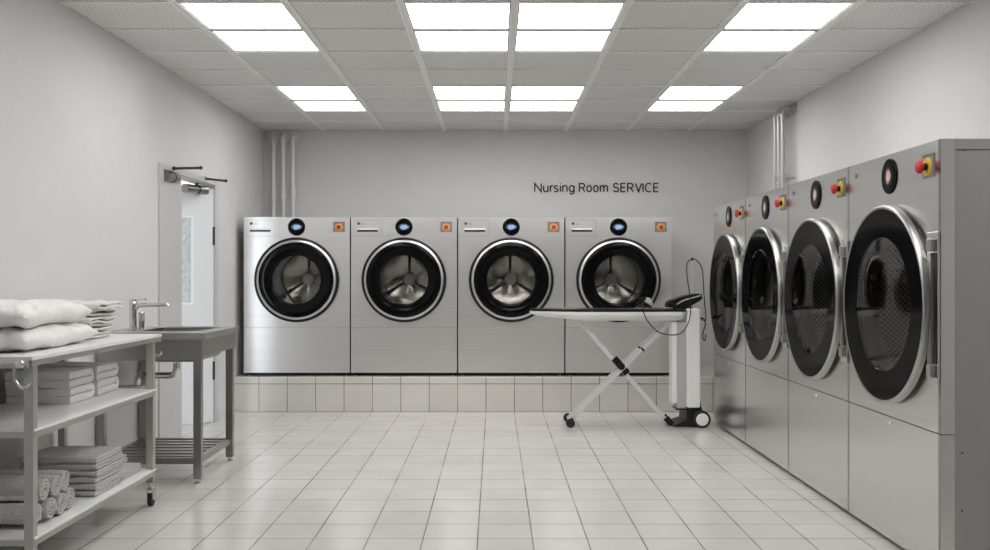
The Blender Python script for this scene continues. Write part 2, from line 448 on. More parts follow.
# door
door = bpy.data.objects.new('door_1', None); C.objects.link(door); door['kind'] = 'structure'; door.location = (XL, D0, 0)
def dl(*a): # world box -> local
    x0,x1,y0,y1,z0,z1 = a; return bx(x0-XL, x1-XL, y0-D0, y1-D0, z0, z1)
bm = B()
for a in ((XL-T-.01, XL+.012, 6.473, 6.555, 0, 1.979), (XL-T-.01, XL+.012, 7.765, 7.847, 0, 1.979), (XL-T-.01, XL+.012, 6.555, 7.765, 1.94, 1.979)):
    x0,x1,y0,y1,z0,z1 = a; box(bm, x0-XL, x1-XL, y0-D0, y1-D0, z0, z1)
obj('door_frame', bm, FRAMEP, door, bev=.003)
nl = obj('fixed_leaf', dl(XL-.045, XL-.003, 6.56, 6.975, .006, 1.932), FRAMEP, door, bev=.002)
bm = B(); box(bm, -.003, .004, .055, .062, 1.45, 1.60); box(bm, -.003, .004, .055, .062, .35,.50)
obj('hinge', bm, DARK, nl)
# swinging leaf, opened into the corridor, hinged at the far jamb
fl = bpy.data.objects.new('swinging_leaf', None); C.objects.link(fl); fl.parent = door; fl.location = (-.012, 7.755-D0, 0); fl.rotation_euler = (0,0,math.radians(42))
LW = .775
bm = B()
# leaf in local: extends along -X from 0 to -LW, faces -Y ; slot window
wx0, wx1, wz0, wz1 = -.62, -.175, .97, 1.68
box(bm, -LW, wx0, -.02, .02, .006, 1.905); box(bm, wx1, 0, -.02, .02, .006, 1.905)
box(bm, wx0, wx1, -.02, .02, .006, wz0); box(bm, wx0, wx1, -.02, .02, wz1, 1.905)
obj('door_panel', bm, PAINT, fl)
bm = B(); e=.014
box(bm, wx0, wx0+e, -.024, .024, wz0, wz1); box(bm, wx1-e, wx1, -.024, .024, wz0, wz1); box(bm, wx0+e, wx1-e, -.024, .024, wz0, wz0+e); box(bm, wx0+e, wx1-e, -.024, .024, wz1-e, wz1)
obj('glazing_bead', bm, WPLAST, fl)
obj('pane', bx(wx0+e, wx1-e, -.006, .006, wz0+e, wz1-e), PANE, fl)
bm = B(); box(bm, -.006, .012, -.024, -.018, 1.45, 1.60); box(bm, -.006, .012, -.024, -.018, .35, .50)
obj('hinge', bm, DARK, fl)
# door closers
def closer(body_p, body_q, arm_p, arm_q, label):
    p0 = Vector(body_p)
    t = thing('door_closer', label, 'door closer', p0)
    z = Vector(body_q)-p0; ln = z.length; u = z.normalized()
    bm = B(); tube(bm, [Vector((0,0,0)), u*ln], .036, 24)
    obj('cylinder_body', bm, STEEL, t, smooth=50)
    bm = B(); tube(bm, [u*ln*.55+Vector((0,0,.02)), u*ln*.55+Vector((0,0,.05))], .012, 10); tube(bm, [u*ln*.55, u*ln*.60], .039, 24)
    obj('spindle', bm, DARK, t, smooth=50)
    a, b_ = Vector(arm_p)-p0, Vector(arm_q)-p0
    bm = B(); bar(bm, u*ln*.55+Vector((0,0,.045)), a, .020, .012); bar(bm, a, b_, .026, .016)
    tube(bm, [a+Vector((0,0,-.012)), a+Vector((0,0,.014))], .012, 10); tube(bm, [b_+Vector((0,0,-.010)), b_+Vector((0,0,.012))], .010, 10)
    obj('arm', bm, DARK, t, smooth=50)
    return t
def at(px, py, Y): return Vector(((px-495)*Y/946, Y, HC+(275-py)*Y/946))
closer(at(165,176,6.60), at(176,178.5,6.86), at(173.5,168.5,6.74), at(201,168,6.55), 'chrome door closer on the fixed narrow leaf, left of the two closers')
closer(at(184.5,188,7.45), at(206,190.5,7.66), at(205,178.5,7.52), at(226,181,7.35), 'chrome door closer on the open swinging leaf, right of the two closers')

# ------------------------------------------------------------------ pipes
def wall_pipe(x, y, z_top, dirv, ln, label, group, z0=.0, zc=2.02, PIPEW=PIPEW, fr=.045):
    """vertical pipe with elbow into the wall; dirv = unit vector towards the wall"""
    t = thing('wall_pipe', label, 'pipe', (x,y,z0), 0, group)
    dv = Vector(dirv); H = z_top-z0; R=.045
    pts = [Vector((0,0,0)), Vector((0,0,H-R))] + [Vector((0,0,H-R)) + Vector((0,0,R))*math.sin(a) + dv*(R*(1-math.cos(a))) for a in [PI/2*k/8 for k in range(1,9)]] + [Vector((0,0,H))+dv*ln]
    bm = B(); tube(bm, pts, .0195, 16); obj('tube', bm, PIPEW, t, smooth=50)
    bm = B(); base = Vector((0,0,H))
    tube(bm, [base+dv*(ln-.022), base+dv*(ln-.001)], fr, 24)
    obj('flange', bm, PIPEW, t, smooth=50)
    for qa, qb in ((H-R-.022,H-R+.002),(zc-z0+.018,zc-z0+.042),(zc-z0-.047,zc-z0-.023)):
        obj('collar', tube(B(), [Vector((0,0,qa)), Vector((0,0,qb))], .027, 16), PIPEW, t, smooth=50)
    bm = B(); tube(bm, [Vector((0,0,zc-z0))+dv*.0, Vector((0,0,zc-z0))+dv*(ln-.001)], .009, 8); tube(bm, [Vector((0,0,zc-z0-.018)), Vector((0,0,zc-z0+.018))], .020, 14)
    obj('wall_bracket', bm, PIPEW, t, smooth=50)
for px, w_ in ((273.3,'left'),(283,'middle'),(292.8,'right')):
    wall_pipe((px-495)*9.35/946, 9.36, 2.585, (0,1,0), .085, 'thin white vertical pipe on the back wall above the first washer, %s of three' % w_, 'pipes on the back wall', .308, 2.02, PIPEL, .054)
for px, y, w_ in ((775.3,8.12,'farthest'),(779,8.02,'middle'),(782.8,7.92,'nearest')):
    wall_pipe((px-495)*y/946, y, 2.60, (1,0,0), XR-(px-495)*y/946, 'thin grey vertical pipe on the right wall behind the dryers, %s of three' % w_, 'pipes on the right wall', 0, 2.02)

# ------------------------------------------------------------------ wall lettering
t = thing('wall_lettering', 'black lettering reading Nursing Room SERVICE on the back wall above the washers', 'wall lettering', (.393, YB-.002, 2.037))
Wt = 1.238/ (658.4-534.4)
def arc(cx, cz, rx, rz, a0, a1, n=14): return [(cx+rx*math.cos(math.radians(a0+(a1-a0)*k/n)), cz+rz*math.sin(math.radians(a0+(a1-a0)*k/n))) for k in range(n+1)]
GL = {'N':(.70,[[(0,0),(0,1),(.70,0),(.70,1)]]),
 'u':(.48,[[(0,.73),(0,.28)]+arc(.24,.26,.24,.27,180,360,12), [(.48,.73),(.48,0)]]),
 'r':(.27,[[(0,0),(0,.73)], arc(.27,.40,.27,.33,180,85,8)]),
 's':(.42,[arc(.21,.54,.19,.18,25,270,10)[:-1]+arc(.21,.18,.21,.18,90,-155,10)]),
 'i':(.0,[[(0,0),(0,.73)],[(0,.90),(0,1.02)]]),
 'n':(.46,[[(0,0),(0,.73)], arc(.23,.48,.23,.26,180,0,10)+[(.46,0)]]),
 'g':(.50,[arc(.25,.365,.25,.37,0,360,22), [(.50,.73),(.50,0)]+arc(.25,-.02,.25,.25,0,-150,10)]),
 'R':(.60,[[(0,0),(0,1),(.32,1)]+arc(.34,.735,.25,.265,90,-90,12)+[(0,.47)], [(.34,.47),(.62,0)]]),
 'o':(.50,[arc(.25,.365,.25,.37,0,360,22)]),
 'm':(.80,[[(0,0),(0,.73)], arc(.20,.50,.20,.24,180,0,10)+[(.40,0)], arc(.60,.50,.20,.24,180,0,10)+[(.80,0)]]),
 'S':(.58,[arc(.29,.745,.26,.26,15,255,12)[:-1]+arc(.29,.25,.29,.25,75,-165,12)]),
 'E':(.50,[[(.50,1),(0,1),(0,0),(.50,0)],[(0,.52),(.46,.52)]]),
 'V':(.70,[[(0,1),(.35,0),(.70,1)]]), 'I':(0,[[(0,0),(0,1)]]),
 'C':(.68,[arc(.37,.5,.37,.51,48,312,22)])}
def stroke(bm, pts, w, d):
    n = len(pts); V = [Vector((p[0],p[1])) for p in pts]; closed = (V[0]-V[-1]).length < 1e-4
    A=[]; Bq=[]
    for i in range(n):
        a = V[i]-V[i-1] if i else (V[0]-V[-2] if closed else V[1]-V[0])
        b = V[i+1]-V[i] if i < n-1 else (V[1]-V[0] if closed else V[-1]-V[-2])
        a.normalize(); b.normalize(); na = Vector((-a.y,a.x)); nb = Vector((-b.y,b.x)); m_ = (na+nb)
        m_ = m_/max(m_.length_squared,.35)*2 if m_.length > 1e-6 else na
        p = V[i]+m_*w/2; q = V[i]-m_*w/2
        A.append([bm.verts.new((p.x,y,p.y)) for y in (0,-d)]); Bq.append([bm.verts.new((q.x,y,q.y)) for y in (0,-d)])
    for i in range(n-1):
        bm.faces.new([A[i][1],Bq[i][1],Bq[i+1][1],A[i+1][1]]); bm.faces.new([A[i][0],A[i][1],A[i+1][1],A[i+1][0]]); bm.faces.new([Bq[i][0],Bq[i+1][0],Bq[i+1][1],Bq[i][1]])
    for i in (0,-1): bm.faces.new([A[i][0],Bq[i][0],Bq[i][1],A[i][1]])
for s_, p0, p1 in (('Nursing',534.8,574),('Room',579.4,607.4),('SERVICE',613.4,658.2)):
    adv = []; x = 0
    gap = .26
    for ch in s_: adv.append(x); x += GL[ch][0] + (gap if ch != 'r' else .14) - (.10 if ch == 'V' else 0)
    tot = adv[-1]+GL[s_[-1]][0]; k = (p1-p0)*Wt/tot; bm = B()
    for ch, a_ in zip(s_, adv):
        for pl in GL[ch][1]: stroke(bm, [((a_+p[0])*k, p[1]*.083) for p in pl], .0135, .004)
    obj('word', bm, TEXTM, t, loc=((p0-534.4)*Wt,0,0))

# ------------------------------------------------------------------ washers
PX = 8.4/946
WW, WH, WD = .941, 1.383, .92
def make_washer():
    t = thing('washing_machine', 'x', 'washing machine', (0,8.4,.308), 0, 'front-loading washers on the plinth')
    w = WW/2; z0 = .03; zs = .738-.308; zt = 1.721-.308; cz = 1.163-.308
    # cabinet shell
    bm = B(); th=.004
    box(bm, -w, -w+th, .02, WD, z0, zt); box(bm, w-th, w, .02, WD, z0, zt)
    box(bm, -w+th, w-th, .02, WD, zt-th, zt); box(bm, -w+th, w-th, WD-th, WD, z0, zt-th); box(bm, -w+th, w-th, .02, WD-th, z0, z0+th)
    obj('cabinet', bm, STEEL_SIDE, t)
    bm = plate_hole(B(), -w, w, zs+.0015, zt, 0, cz, .345, 0, .02)
    obj('front_panel', bm, STEEL_W, t, bev=.0015)
    obj('lower_panel', bx(-w, w, 0, .02, z0, zs-.0015), STEEL_W, t, bev=.0015)
    # door
    c = (0,0,cz)
    dr = obj('door', lathe(B(), [(.352,.0),(.352,-.012),(.356,-.020),(.363,-.024),(.3700,-.022),(.3765,-.012),(.3765,0),(.352,0)], 96, c=c), BLACK, t, smooth=50)
    obj('silver_ring', lathe(B(), [(.3320,-.010),(.3320,-.034),(.334,-.037),(.338,-.0365),(.343,-.034),(.352,-.028),(.3545,-.022),(.3545,-.004),(.3320,-.004)], 96, c=c), RING, dr, smooth=50)
    obj('bezel', lathe(B(), [(.2150,.02),(.2150,-.016),(.220,-.022),(.232,-.026),(.250,-.024),(.262,-.028),(.326,-.036),(.3320,-.032),(.3320,.018),(.215,.02)], 96, c=c), GLOSSB, dr, smooth=50)
    obj('window_glass', lathe(B(), [(0,-.020),(.11,-.019),(.2145,-.012),(.2145,-.008),(.11,-.013),(0,-.014)], 64, c=c), GLASS_W, dr, smooth=50)
    obj('gasket', lathe(B(), [(.345,.021),(.345,.05),(.30,.10),(.255,.115),(.235,.09),(.232,.03),(.228,.03),(.228,.10),(.24,.125),(.30,.125),(.36,.06),(.36,.021)], 64, c=c), RUBBER, t, smooth=50)
    # drum : polished cone back with three ribs
    bm = B(); seg = 96; R=[.052,.09,.14,.19,.235,.262]; D_=[.535,.549,.566,.581,.592,.600]
    grid=[]
    for r_, d_ in zip(R, D_):
        ring=[]
        for i in range(seg):
            a = 2*PI*i/seg
            # three pressed creases
            k = 0
            for q in (PI/2, PI/2+2*PI/3, PI/2+4*PI/3):
                da = (a-q+PI) % (2*PI)-PI
                k += math.exp(-(da/.045)**2)
            ring.append(bm.verts.new((r_*math.cos(a), d_-.012*k + .016*math.cos(3*(a-PI/2))*(r_/.2), cz+r_*math.sin(a))))
        grid.append(ring)
    for a_, b_ in zip(grid[:-1], grid[1:]):
        for i in range(seg): bm.faces.new([a_[i], a_[(i+1)%seg], b_[(i+1)%seg], b_[i]])
    # cylinder wall
    lathe(bm, [(.262,.60),(.270,.585),(.272,.14),(.262,.128),(.246,.126)], seg, c=c)
    dm = obj('drum', bm, DRUM, t, smooth=60)
    obj('drum_hub', lathe(B(), [(0,.510),(.048,.512),(.054,.520),(.054,.56)], 40, c=c), HUB, dm, smooth=50)
    # controls
    zd = 1.632-.308
    cd = obj('control_display', lathe(B(), [(0,-.006),(.073,-.006),(.0765,-.004),(.0765,.0),(0,0)], 56), GLOSSB, t, smooth=50, loc=(0,0,zd))
    obj('screen', lathe(B(), [(0,-.0085),(.062,-.0085),(.062,-.006),(0,-.006)], 48), SCR_W, cd, loc=(0,0,0))
    obj('display_trim', lathe(B(), [(.0765,-.003),(.0765,-.005),(.079,-.005),(.0805,0),(.0765,0)], 56), RING, cd, smooth=50)
    es = obj('emergency_stop_plate', bx(-.052,.052,-.005,0,-.044,.044), PLATE, t, loc=((446.3-404)*PX,0,1.634-.308), bev=.001)
    bm = B(); box(bm, -.040,-.004,-.0058,-.005,.033,.038); box(bm,.004,.040,-.0058,-.005,.033,.038); obj('caption', bm, PLATED, es)
    obj('warning_ring', lathe(B(), [(0,-.008),(.033,-.008),(.034,-.005),(0,-.005)], 32, c=(0,0,-.004)), ORANGE, es, smooth=50)
    obj('stop_button', lathe(B(), [(0,-.034),(.016,-.033),(.019,-.028),(.019,-.022),(.013,-.018),(.013,-.008),(0,-.008)], 32, c=(0,0,-.004)), ORED, es, smooth=50)
    dx0, dx1 = (352.6-404)*PX, (381.8-404)*PX
    zt1, zt2 = HC+(275-220)*PX-.308, HC+(275-236)*PX-.308
    sl = B(); 
    for a in ((dx0,dx1,zt1-.002,zt1),(dx1-.002,dx1,zt2,zt1-.002),(dx0,dx1,zt2-.002,zt2)):
        box(sl, a[0],a[1],-.001,.0005,a[2],a[3])
    obj('drawer_seam', sl, SEAM, t)
    h0, h1 = (357.2-404)*PX, (377.8-404)*PX; hz = HC+(275-230.3)*PX-.308
    hd = obj('drawer_handle', bx(h0,h1,-.010,.0,hz+.002,hz+.017), WPLAST, t, bev=.003)
    obj('handle_recess', bx(h0,h1,-.002,0,hz-.013,hz+.002), BLACK, hd)
    lx = (358.6-404)*PX; lz = HC+(275-223.5)*PX-.308
    lg = obj('logo', lathe(B(), [(0,-.001),(.013,-.001),(.013,0),(0,0)], 24), LOGO, t, loc=(lx,0,lz))
    text_mesh('logo_letters', 'LG', LOGOL, height=.019, depth=.0008, parent=lg, loc=(.022,0,-.009))
    for sx in (-1,1):
        for y in (.07, WD-.08):
            bm = B(); lathe(bm, [(0,0),(.022,0),(.024,.006),(.018,.012),(.009,.013),(.009,.031),(0,.031)], 20, axis='z', c=(sx*(w-.035),y,0)); obj('levelling_foot', bm, CHROME, t, smooth=50)
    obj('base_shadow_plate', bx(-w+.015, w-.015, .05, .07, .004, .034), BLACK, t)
    return t
wt = make_washer()
wl = ['silver washer at the left end of the plinth with a bright streak down its front',
      'second silver front-loading washer from the left on the plinth, clear of the ironing board',
      'third silver washer from the left, overlapped only by the tip of the ironing board',
      'silver washer at the right end of the plinth, behind the iron']
for i in range(4):
    o = wt if i == 0 else dup(wt)
    o['label'] = wl[i]; o.location = ((243.5+107.25*(i+.5)-.4-495)*PX, 8.4, .308)

# ------------------------------------------------------------------ dryers
def make_dryer():
    t = thing('tumble_dryer', 'x', 'tumble dryer', (1.769,0,0), -PI/2, 'tumble dryers along the right wall')
    W = .968; w = W/2; zt = 1.747; zs = .572; cz = 1.075; Dp = .72
    bm = B(); th=.004
    box(bm, -w, -w+th, .02, Dp, .02, zt); box(bm, w-th, w, .05, Dp, .02, zt-.0)
    box(bm, -w+th, w-th, .02, Dp, zt-th, zt); box(bm, -w+th, w-th, Dp-th, Dp, .02, zt-th); box(bm, -w+th, w-th, .03, Dp-th, .02, .02+th)
    obj('cabinet', bm, STEEL_SIDE, t)
    bm = plate_hole(B(), -w, w, zs+.002, zt, 0, cz, .385, 0, .02)
    box(bm, w-.02, w+.0015, .0, .055, zs+.002, zt)
    fp = obj('front_panel', bm, STEEL_D, t)
    bm = bx(-w, w, 0, .02, .022, zs-.002); box(bm, w-.02, w+.0015, .0, .055, .022, zs-.002)
    lp = obj('service_panel', bm, STEEL_D, t)
    obj('keyhole', lathe(B(), [(0,-.002),(.008,-.002),(.009,0),(0,0)], 16, c=(0,0,.543)), WPLAST, lp)
    bm = B()
    for z in (.50,.27): lathe(bm, [(0,.0015),(.004,.0015),(.004,0),(0,0)], 10, axis='x', c=(w,.085,z))
    lathe(bm, [(0,.0015),(.004,.0015),(.004,0),(0,0)], 10, axis='x', c=(w,.09,zt-.045))
    box(bm, w, w+.001, .06, Dp-.01, zt-.046, zt-.042)
    obj('screw', bm, DARK, t)
    obj('toe_kick', bx(-w+.01, w-.002, .06, .08, 0, .022), BLACK, t)
    # door
    c = (-.0,0,cz)
    dr = obj('door', lathe(B(), [(.425,-.046),(.432,-.049),(.440,-.045),(.443,-.036),(.441,-.016),(.436,-.013),(.425,-.013)], 128, c=c), RIM, t, smooth=50)
    obj('bezel', lathe(B(), [(.30,-.010),(.30,-.0405),(.34,-.0425),(.4255,-.0465),(.4255,-.012),(.30,-.010)], 96, c=c), MATTEB, dr, smooth=40)
    obj('window_glass', lathe(B(), [(0,-.052),(.15,-.050),(.30,-.0405),(.30,-.036),(.15,-.044),(0,-.046)], 64, c=c), GLASS_D, dr, smooth=50)
    obj('door_seal', lathe(B(), [(.395,0),(.395,-.012),(.432,-.012),(.436,0)], 96, c=c), BLACK, t, smooth=40)
    obj('door_collar', lathe(B(), [(.385,.018),(.385,-.008),(.30,-.008),(.30,.03),(.345,.09),(.36,.10)], 96, c=c), DARK, t, smooth=50)
    obj('drum', lathe(B(), [(.36,.10),(.43,.11),(.43,.60),(.42,.62),(.10,.62),(0,.62)], 96, c=c, uv=True), PERF, t, smooth=50)
    # hinge bracket
    hb = obj('hinge_bracket', bx(.385,.480,-.010,0,.766,1.379), STEEL_D, t, bev=.002)
    for za in (1.300, .795): obj('hinge_knuckle', bx(.420,.462,-.030,-.010,za,za+.05), RIM, hb, bev=.003)
    obj('hinge_shadow_strip', bx(.450,.474,-.0120,-.0095,.85,1.295), BLACK, hb)  # black strip painting the shadow line along the hinge plate
    obj('hinge_arm', bx(.405,.440,-.020,-.010,.85,1.295), RIM, hb, bev=.003)
    cd = obj('control_display', lathe(B(), [(0,-.006),(.078,-.006),(.079,-.003),(.080,.0),(0,0)], 56), MATTEB, t, smooth=50, loc=(0,0,1.648))
    obj('screen', lathe(B(), [(0,-.0085),(.062,-.0085),(.062,-.006),(0,-.006)], 48), SCR_D, cd)
    es = obj('emergency_stop_plate', bx(-.049,.049,-.006,0,-.048,.048), PLATE, t, loc=(.380,0,1.652), bev=.001)
    bm = B(); box(bm, -.040,.040,-.007,-.006,.036,.042); obj('caption', bm, PLATED, es)
    obj('warning_ring', lathe(B(), [(0,-.010),(.036,-.010),(.038,-.006),(0,-.006)], 32, c=(0,0,-.005)), YEL, es, smooth=50)
    sb = obj('stop_button', lathe(B(), [(0,-.048),(.022,-.047),(.0275,-.042),(.0275,-.032),(.020,-.028),(0,-.028)], 32, c=(0,0,-.005)), REDB, es, smooth=50)
    obj('button_stem', lathe(B(), [(.015,-.029),(.015,-.010)], 24, c=(0,0,-.005)), BLACK, es, smooth=50)
    lg = obj('logo', lathe(B(), [(0,-.001),(.012,-.001),(.012,0),(0,0)], 24), LOGO, t, loc=(-.395,0,1.69))
    text_mesh('logo_letters', 'LG', LOGOL, height=.018, depth=.0008, parent=lg, loc=(.02,0,-.009))
    for sx in (-1,1):
        for y in (.12, Dp-.08): obj('levelling_foot', lathe(B(), [(0,0),(.022,0),(.022,.008),(.01,.012),(.01,.022),(0,.022)], 16, axis='z', c=(sx*(w-.06),y,0)), CHROME, t, smooth=50)
    return t
dt = make_dryer()
dl_ = ['stainless dryer nearest the camera, its plain side panel showing',
       'second stainless tumble dryer from the camera in the right-hand row',
       'third stainless tumble dryer from the camera in the right-hand row',
       'farthest stainless tumble dryer, beside the ironing station and mirroring its wheel']
for i in range(4):
    o = dt if i == 0 else dup(dt)
    o['label'] = dl_[i]; o.location = (1.769, 3.752+.9725*(i+.5), 0)

# ------------------------------------------------------------------ ironing station
IY = 7.63; PI_ = 7.47/946
def iq(px, py): return Vector(((px-495)*IY/946, 0, HC+(275-py)*IY/946))
def ip(px, py, dy=0): return Vector(((px-495)*PI_ , dy, HC+(275-py)*PI_))
t = thing('ironing_station', 'white ironing board with black cover on crossed legs, joined to a wheeled white tower', 'ironing board', (0,IY,0))
zb = ip(0,309.3).z
x0 = ip(530.5,0).x; x1 = ip(686,0).x
def outline(hw, x0, x1, ins=0):
    pts = []
    n = 16
    for k in range(n+1):     # lower edge nose to tail
        u = k/n; x = x0+ins+(.42)*u; pts.append((x, -(hw-ins)*(math.sin(PI/2*u)**.75)))
    pts.append((x1-ins-.03, -(hw-ins))); pts.append((x1-ins, -(hw-ins)+.03))
    up = [(x,-y) for x,y in reversed(pts)]
    up = [p for p in up if not (abs(p[1]) < 1e-6 and p[0] < x0+ins+.001)]
    return pts+up
bm = B(); prism(bm, outline(.19, x0, x1), zb-.020, zb); obj('board_cover', bm, BLACK, t, bev=.004)
# tray : loft of outlines
bm = B(); rings=[]
for ins, z in ((0,zb-.018),(.0,zb-.040),(.008,zb-.060),(.03,zb-.082),(.07,zb-.092)):
    rings.append([bm.verts.new((p[0], p[1], zb-.018 + (z-zb+.018)*(.42+.58*min(1,(p[0]-x0)/.42)))) for p in outline(.19, x0, x1, ins)])
for a, b_ in zip(rings[:-1], rings[1:]):
    for i in range(len(a)): bm.faces.new([a[i], a[(i+1)%len(a)], b_[(i+1)%len(a)], b_[i]])
bm.faces.new(rings[-1]); bm.faces.new(rings[0])
obj('board_tray', bm, BOARDW, t, smooth=40)
# legs
def leg(p, q, dy, nm='leg', wd=.036):
    bm = B(); bar(bm, Vector((p[0],dy,p[1])), Vector((q[0],dy,q[1])), wd, .040 if 0 else .020, up=(0,1,0)); return bm
pv = iq(620,365.5)
a = iq(579,320.5); f = iq(668,423); bm = B()
for dy in (-.05,.05): bar(bm, Vector((a.x,dy,a.z)), Vector((f.x,dy,f.z)), .034, .018, up=(0,1,0))
bar(bm, Vector((f.x-.02,-.05,f.z+.02)), Vector((f.x-.02,.05,f.z+.02)), .02,.02)
l1 = obj('leg', bm, ALU, t, bev=.003)
bm = B(); q = iq(663,415.5)
for dy in (-.05,.05): bar(bm, Vector((iq(664.5,416.5).x,dy,iq(664.5,416.5).z)), Vector((iq(672,425.8).x,dy,iq(672,425.8).z)), .048,.030, up=(0,1,0))
obj('foot_cap', bm, BLACK, l1, bev=.004)
a = iq(664,325); f = iq(569,419.5); bm = B()
for dy in (-.075,.075): bar(bm, Vector((a.x,dy,a.z)), Vector((f.x,dy,f.z)), .030, .016, up=(0,1,0))
bar(bm, Vector((f.x,-.15,f.z)), Vector((f.x,.15,f.z)), .02,.02)
l2 = obj('leg', bm, ALU, t, bev=.003)
m_ = iq(641,348.5); dv = (Vector((a.x,0,a.z))-Vector((f.x,0,f.z))).normalized()
for dy in (-.075,.075): obj('clip', bar(B(), Vector((m_.x,dy,m_.z))-dv*.008, Vector((m_.x,dy,m_.z))+dv*.008, .036,.022, up=(0,1,0)), BLACK, l2)
for dy in (-.155,.145):
    bm = B(); tube(bm, [Vector((f.x,dy-.014,.035)), Vector((f.x,dy+.014,.035))], .035, 24); obj('castor', bm, RUBBER, l2, smooth=50)
bm = B(); pass
for dy in (-.11,.11): obj('castor_bracket', bar(B(), Vector((f.x,dy,f.z)), Vector((f.x+.02,dy,.035)), .05,.06), BLACK, l2, bev=.006)
bm = B(); d1 = (iq(668,423)-iq(579,320.5)).normalized()
tube(bm, [pv+Vector((0,-.10,0)), pv+Vector((0,.10,0))], .028, 20)
bar(bm, pv-d1*.085+Vector((0,-.062,0)), pv+d1*.075+Vector((0,-.062,0)), .056,.036, up=(0,1,0)); 
obj('pivot_joint', bm, BLACK, t, bev=.005)
# tower
tx0, tx1, tx2 = ip(669,0).x, ip(687,0).x, ip(700.6,0).x
tx0 = ip(672.6,0).x
bm = bx(tx0, tx0+.045, -.13, .0, ip(0,404).z, zb-.095); obj('tower_rail', bm, WPLAST, t, bev=.012, seg=3)
bm = bx(tx0+.045, tx1, -.125, .04, ip(0,409).z, zb-.10); obj('tower_inner_panel', bm, GPLAST, t, bev=.004)
bm = B()
prof = [(-.16,ip(0,408.5).z),(.16,ip(0,408.5).z),(.16,zb+.006),(-.16,zb+.006)]
bm = bx(tx1, tx2, -.16, .16, ip(0,408).z, zb+.004)
obj('tower_body', bm, WPLAST, t, bev=.018, seg=4)
zl = ip(0,409).z
bm = B(); box(bm, tx0+.035, tx1+.06, -.13, .05, zl-.014, zl+.0); obj('tower_bottom_trim', bm, BLACK, t, bev=.004)
# black foot : profile in XZ
pts = [ip(674,427), ip(674.5,425.6), ip(686.3,421.6), ip(687.3,409.5), ip(691.0,409.0), ip(694.5,399.5), ip(699.8,393.6), ip(702.2,409), ip(704,412), ip(708,420), ip(706,427)]
bm = B(); prism(bm, [(p.x,max(p.z,.004)) for p in pts], -.140, .140, 'y'); obj('tower_foot', bm, BLACK, t, bev=.004)
wc = ip(701.6,419); wc.z = .068
for s in (-1,1):
    bm = B(); lathe(bm, [(0,-.022),(.050,-.022),(.062,-.022),(.068,-.016),(.068,.016),(.062,.022),(0,.022)], 40, c=(wc.x, s*.165, wc.z)); wo = obj('wheel', bm, RUBBER, t, smooth=50)
    bm = B(); lathe(bm, [(0,s*.004),(.044,s*.003),(.049,0),(.049,-s*.006),(0,-s*.006)], 40, c=(wc.x, s*.1885, wc.z)); obj('hub_cap', bm, WPLAST, wo, smooth=50)
# sleeve arm (black iron rest above the tower)
bm = B()
pts = [(669.7,307.6),(669.9,303.5),(673,300.5),(681,297.3),(690,295.1),(698,293.8),(703.2,294.2),(703.6,299.0),(701,301.3),(695,304.6),(689.2,307.8),(686.6,310.5),(686.4,313.5),(684.5,316.2),(681.3,316.6),(678.4,313.8),(677.3,308.0)]
prism(bm, [(ip(*p).x, ip(*p).z) for p in pts], -.11, .05, 'y')
rest = obj('iron_rest', bm, BLACK, t, bev=.010, seg=3)
bm = B(); tube(bm, spline([ip(678,304.6,-.113), ip(684,301,-.113), ip(692,298.5,-.113), ip(702,295.6,-.113)], 6), .005, 8); obj('rest_trim', bm, GPLAST, rest, smooth=50)
bm = B(); box(bm, ip(686,0).x, ip(695.5,0).x, -.06,.06, zb-.002, zb+.014); obj('latch', bm, BLACK, t, bev=.004)
# cord mast
bm = B(); tube(bm, [ip(697.4,309,.04), ip(697.4,258.5,.04)], .003, 8)
mast = obj('cord_mast', bm, WPLAST, t, smooth=50)
bm = B(); lathe(bm, [(0,-.008),(.008,-.006),(.009,.006),(0,.012)], 12, axis='z', c=ip(697.4,258.3,.04)); tube(bm, [ip(697.4,259.5,.03), ip(697.4,259.5,.05)], .007, 8)
obj('cord_clip', bm, BLACK, mast, smooth=50)
# power lead with plug behind the tower
bm = B(); tube(bm, spline([ip(701.5,317.6,.05), ip(706,319,.05), ip(710,320.5,.05), ip(711.2,326,.05), ip(709,334,.05), ip(708.7,340,.05), ip(710.8,342.3,.05), ip(711.6,336,.05)], 8), .0045, 8); obj('power_cord', bm, BLACK, t, smooth=50)
bm = B(); bar(bm, ip(700.4,316.5,.05), ip(705,318.5,.05), .022,.022); bar(bm, ip(702,328,.05), ip(702,337,.05), .010,.012); obj('plug', bm, BLACK, t, bev=.004)
# iron
t_iron = t
it = thing('iron', 'small black and silver steam iron resting on the ironing board', 'iron', (ip(647.5,0).x, IY, zb))
bm = B(); sh = [(-.062,0),(.050,-.0)] 
prof = [(-.075,-.0),(-.070,-.030),(-.02,-.042),(.035,-.042),(.052,-.034),(.052,.034),(.035,.042),(-.02,.042),(-.070,.030)]
prism(bm, prof, .0, .012); obj('soleplate', bm, CHROME, it, bev=.002)
bm = B(); prism(bm, [(-.050,.012),(.050,.012),(.060,.040),(.045,.078),(.015,.094),(-.03,.094),(-.044,.080),(-.010,.066),(.018,.060),(.018,.046),(-.030,.040),(-.056,.022)], -.028, .028, 'y')
obj('body', bm, BLACK, it, bev=.007, seg=3)
bm = B(); prism(bm, [(.0,.060),(.040,.030),(.060,.022),(.064,.050),(.040,.088),(.014,.092)], -.030, .030, 'y'); obj('water_tank', bm, ALU, it, bev=.004)
